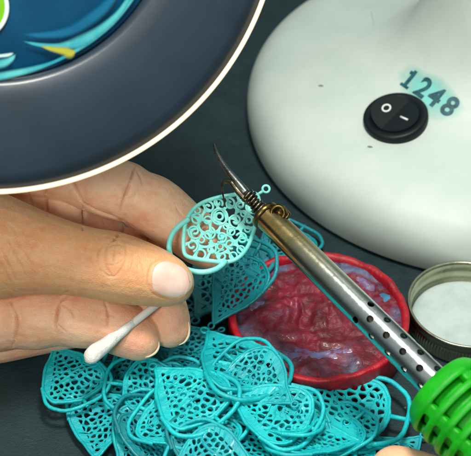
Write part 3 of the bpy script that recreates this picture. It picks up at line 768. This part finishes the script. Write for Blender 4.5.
dt = nd(ta, vc); do = nd(oa, vc); tv = np.clip((do-dt)/.25*.5+.5, 0, 1)
tn.data.foreach_set('value', tv.astype(np.float32))
# fingertips: real pinker skin
tipc = [P(205, 245, 38.3), P(172, 330, 38.1), P(138, 338, 37.9)]
pk = np.zeros(len(vc))
for c in tipc: pk = np.maximum(pk, np.exp(-(np.linalg.norm(vc-np.array(c), axis=1)/.8)**2))
pa = hm.attributes.new('pink', 'FLOAT', 'POINT'); pa.data.foreach_set('value', pk.astype(np.float32))
def skin(name, golden='#ecb480', pale='#ffd0ac', pink='#f6ac90'):
    m = mat(name, golden, .42, bump=.035, bscale=3, bump2=.010, b2scale=18, sss=.35, sssscale=.12, sssr=(1, .35, .2), spec=.4)
    nt = m.node_tree; L = nt.links; b = nt.nodes['Principled BSDF']
    def attr(n_): a = nt.nodes.new('ShaderNodeAttribute'); a.attribute_name = n_; return a.outputs['Fac']
    def mix(f, a, c2, mul=1):
        mx = nt.nodes.new('ShaderNodeMix'); mx.data_type = 'RGBA'
        if mul != 1:
            mm = nt.nodes.new('ShaderNodeMath'); mm.operation = 'MULTIPLY'; mm.inputs[1].default_value = mul; L.new(f, mm.inputs[0]); f = mm.outputs[0]
        L.new(f, mx.inputs[0])
        if isinstance(a, str): mx.inputs[6].default_value = hexc(a)
        else: L.new(a, mx.inputs[6])
        mx.inputs[7].default_value = hexc(c2); return mx.outputs[2]
    tc = nt.nodes.new('ShaderNodeTexCoord')
    def nz(s, lo=.4, hi=.65, det=5):
        n_ = nt.nodes.new('ShaderNodeTexNoise'); n_.inputs['Scale'].default_value = s; n_.inputs['Detail'].default_value = det; L.new(tc.outputs['Object'], n_.inputs['Vector'])
        r = nt.nodes.new('ShaderNodeMapRange'); r.inputs[1].default_value = lo; r.inputs[2].default_value = hi; L.new(n_.outputs['Fac'], r.inputs[0]); return r.outputs[0]
    c = mix(attr('tan'), pale, golden); c = mix(attr('pink'), c, pink, .7)
    c = mix(nz(1.1), c, '#dc8c54', .4); c = mix(nz(6), c, '#ecc8a4', .25); c = mix(nz(3.1, .5, .7), c, '#d9785a', .25)
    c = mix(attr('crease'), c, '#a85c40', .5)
    L.new(c, b.inputs['Base Color'])
    # skin lines: stretched voronoi cells as fine bump
    vo = nt.nodes.new('ShaderNodeTexVoronoi'); vo.inputs['Scale'].default_value = 17; vo.feature = 'DISTANCE_TO_EDGE'
    L.new(tc.outputs['Object'], vo.inputs['Vector']); bp = nt.nodes.new('ShaderNodeBump'); bp.inputs['Distance'].default_value = .016; bp.inputs['Strength'].default_value = .6
    L.new(vo.outputs['Distance'], bp.inputs['Height']); old = b.inputs['Normal'].links[0].from_socket; L.new(old, bp.inputs['Normal']); L.new(bp.outputs[0], b.inputs['Normal'])
    return m
M_skin = skin('skin')
person = thing('person', 'left hand reaching in from the left, pinching a filigree leaf and holding a swab', 'person', P(-60, 300, 39.5))
hb = bvh_of(hm)
ho = link('hand', hm, M_skin, person)
# thumb nail
def nail(poly, bvh, parent, m, off=.03, rings=14):
    pl = smoothpts([(a, b, 0) for a, b in poly], 5, True); c = Vector((sum(p.x for p in pl)/len(pl), sum(p.y for p in pl)/len(pl), 0)); bm = bmesh.new(); rows = []
    pts = []
    for j in range(rings+1):
        row = []
        for q in pl:
            s = c+(q-c)*(j/rings); h = bvh.ray_cast(CAM, ray(s.x, s.y).normalized())
            row.append((h[0], h[1]) if h[0] else None)
        rows.append(row)
    V = []
    for j, row in enumerate(rows):
        vr = []
        for k, e_ in enumerate(row):
            if e_ is None:
                e_ = rows[j-1][k]; rows[j][k] = e_
            t_ = j/rings; vr.append(bm.verts.new(e_[0]+e_[1]*(off*(1-t_**6)-.01*t_**6)))
        V.append(vr)
    n_ = len(pl); bm.faces.new(V[1])
    for A, B2 in zip(V[1:], V[2:]):
        for k in range(n_): bm.faces.new((A[k], A[(k+1) % n_], B2[(k+1) % n_], B2[k]))
    for v in V[0]: bm.verts.remove(v)
    bmesh.ops.smooth_vert(bm, verts=[v for r in V[1:-1] for v in r], factor=.5, use_axis_x=True, use_axis_y=True, use_axis_z=True)
    return link('fingernail', bm_mesh(bm), m, parent)
nail([(164, 259.5), (156, 263), (151.5, 271), (150.5, 281), (152.5, 291), (163, 297), (176, 299), (187, 295), (192.5, 287), (192, 278), (187, 269), (176, 262)], hb, person, M_nail, .018)
nail([(186, 267), (190, 273), (193.2, 280), (192.8, 288), (188, 294), (184, 296), (188.5, 290), (190.3, 284), (189.6, 276)], hb, person, M_nailedge, .026, 6)
# free edges of the two curled fingertips' nails
for pts in ([(188.5, 322, 38.6), (189.3, 329, 38.58), (188.3, 336, 38.55), (184.5, 342, 38.5), (179, 345, 38.5)],
            [(158.8, 341, 38.3), (158.7, 347, 38.25), (155.5, 352.5, 38.2), (150, 356, 38.2), (145, 357.3, 38.2)]):
    bm = bmesh.new(); s = smoothpts([P(*q) for q in pts], 6); n_ = len(s)
    tube(bm, s, [.010+.026*math.sin(PI*i/(n_-1)) for i in range(n_)], 10)
    link('fingernail', bm_mesh(bm), M_nailedge, person)

# right hand: only a fingertip shows
rf = [(403, 476, 35.2, 30), (412, 492, 35.0, 34), (440, 530, 34.4, 36), (480, 580, 33.8, 42)]
rf2 = [(372, 478, 35.6, 1)]
rA = [(396, 472, 35.0, 27), (412, 480, 34.9, 31), (440, 494, 34.6, 35), (480, 520, 34.0, 38), (540, 560, 33.6, 44), (620, 600, 33.4, 60)]
rB = [(470, 560, 33.2, 30), (500, 570, 33.0, 34), (560, 590, 33.0, 40), (640, 620, 33.2, 60)]
rC = [(560, 440, 33.6, 30), (590, 470, 33.6, 34), (640, 540, 33.6, 50)]
rW = [(620, 600, 33.4, 80), (760, 680, 33.4, 85), (900, 760, 33.2, 92)]
rm_ = hand_mesh([rA, rB, rC, rW], .08, 6)
for nm, val in (('tan', .3), ('pink', .0), ('crease', 0)):
    a_ = rm_.attributes.new(nm, 'FLOAT', 'POINT'); a_.data.foreach_set('value', [val]*len(rm_.vertices))
p2 = thing('person', 'peach fingertip of the other hand at the bottom edge beside the green guard', 'person', P(430, 520, 35))
link('hand', rm_, M_skin, p2)

# ------------------------------------------------------------------ crumbs
rnd = random.Random(5)
spots = [(411, 402), (405, 408), (268, 404), (385, 395), (32, 440), (22, 372), (396, 382), (388, 405), (402, 397), (404, 443)]
labs = ['pale wax crumb on the table just left of the green guard', 'tiny wax crumb left below the bigger one by the green guard', None, 'small wax crumb on the table below the perforated shaft', 'wax crumb on bare table at the bottom left corner', 'wax crumb on bare table left of the far left leaf',
        'wax crumb close under the last holes of the shaft', 'wax crumb beside the tail loop of the long leaf', 'wax crumb between guard and long leaf loop', 'wax crumb beside the peach fingertip']
for (x, y), lb in zip(spots, labs):
    if not lb or y < 400 or x < 100: continue
    bm = bmesh.new(); r = rnd.uniform(.025, .05); bmesh.ops.create_icosphere(bm, subdivisions=2, radius=r)
    for v in bm.verts: v.co *= 1+.5*noise.noise(v.co*30+Vector((x, y, 0))); v.co.z *= .6
    o = link('wax_crumb', bm_mesh(bm), M_speck); o.location = T(x, y, 0)+Vector((0, 0, r*.4)); o['label'] = lb; o['category'] = 'crumb'; o['group'] = 'wax crumbs on the table'

# ------------------------------------------------------------------ light
w = bpy.data.worlds.new('World'); SC.world = w; w.use_nodes = True
wn = w.node_tree; tcw = wn.nodes.new('ShaderNodeTexCoord'); sxw = wn.nodes.new('ShaderNodeSeparateXYZ'); rw = wn.nodes.new('ShaderNodeValToRGB')
wn.links.new(tcw.outputs['Generated'], sxw.inputs[0]); wn.links.new(sxw.outputs[2], rw.inputs[0]); e = rw.color_ramp.elements
e[0].color = (.03, .04, .045, 1); e[0].position = 0; e[1].color = (.46, .52, .52, 1); e[1].position = .95
q = e.new(.32); q.color = (.12, .16, .17, 1); q = e.new(.62); q.color = (.30, .35, .35, 1)
wn.links.new(rw.outputs[0], wn.nodes['Background'].inputs[0]); wn.nodes['Background'].inputs[1].default_value = .95
def area(nm, loc, tgt, size, power, col):
    l = bpy.data.lights.new(nm, 'AREA'); l.shape = 'DISK'; l.size = size; l.energy = power; l.color = col
    o = bpy.data.objects.new(nm, l); COL.objects.link(o); o.location = loc; o.rotation_euler = (Vector(tgt)-Vector(loc)).to_track_quat('-Z', 'Y').to_euler(); return o
area('key_lamp', (3, -9, 47), (-1, -2, 0), 9, 19000, (1, .97, .90))
area('fill_lamp', (-14, -40, 32), (-2, -3, 2), 12, 9500, (1, .97, .91))
# ------------------------------------------------------------------ camera
cam = bpy.data.cameras.new('camera'); co = bpy.data.objects.new('camera', cam); COL.objects.link(co); SC.camera = co
co.location = CAM; co.rotation_euler = CF.to_track_quat('-Z', 'Y').to_euler()
cam.sensor_width = 36; cam.sensor_fit = 'HORIZONTAL'; cam.lens = F/471*36; cam.clip_start = .5; cam.clip_end = 500
cam.dof.use_dof = True; cam.dof.focus_distance = 38.0; cam.dof.aperture_fstop = .32
SC.view_settings.view_transform = 'Standard'; SC.view_settings.look = 'None'; SC.view_settings.exposure = 0
SC.render.engine = 'CYCLES'
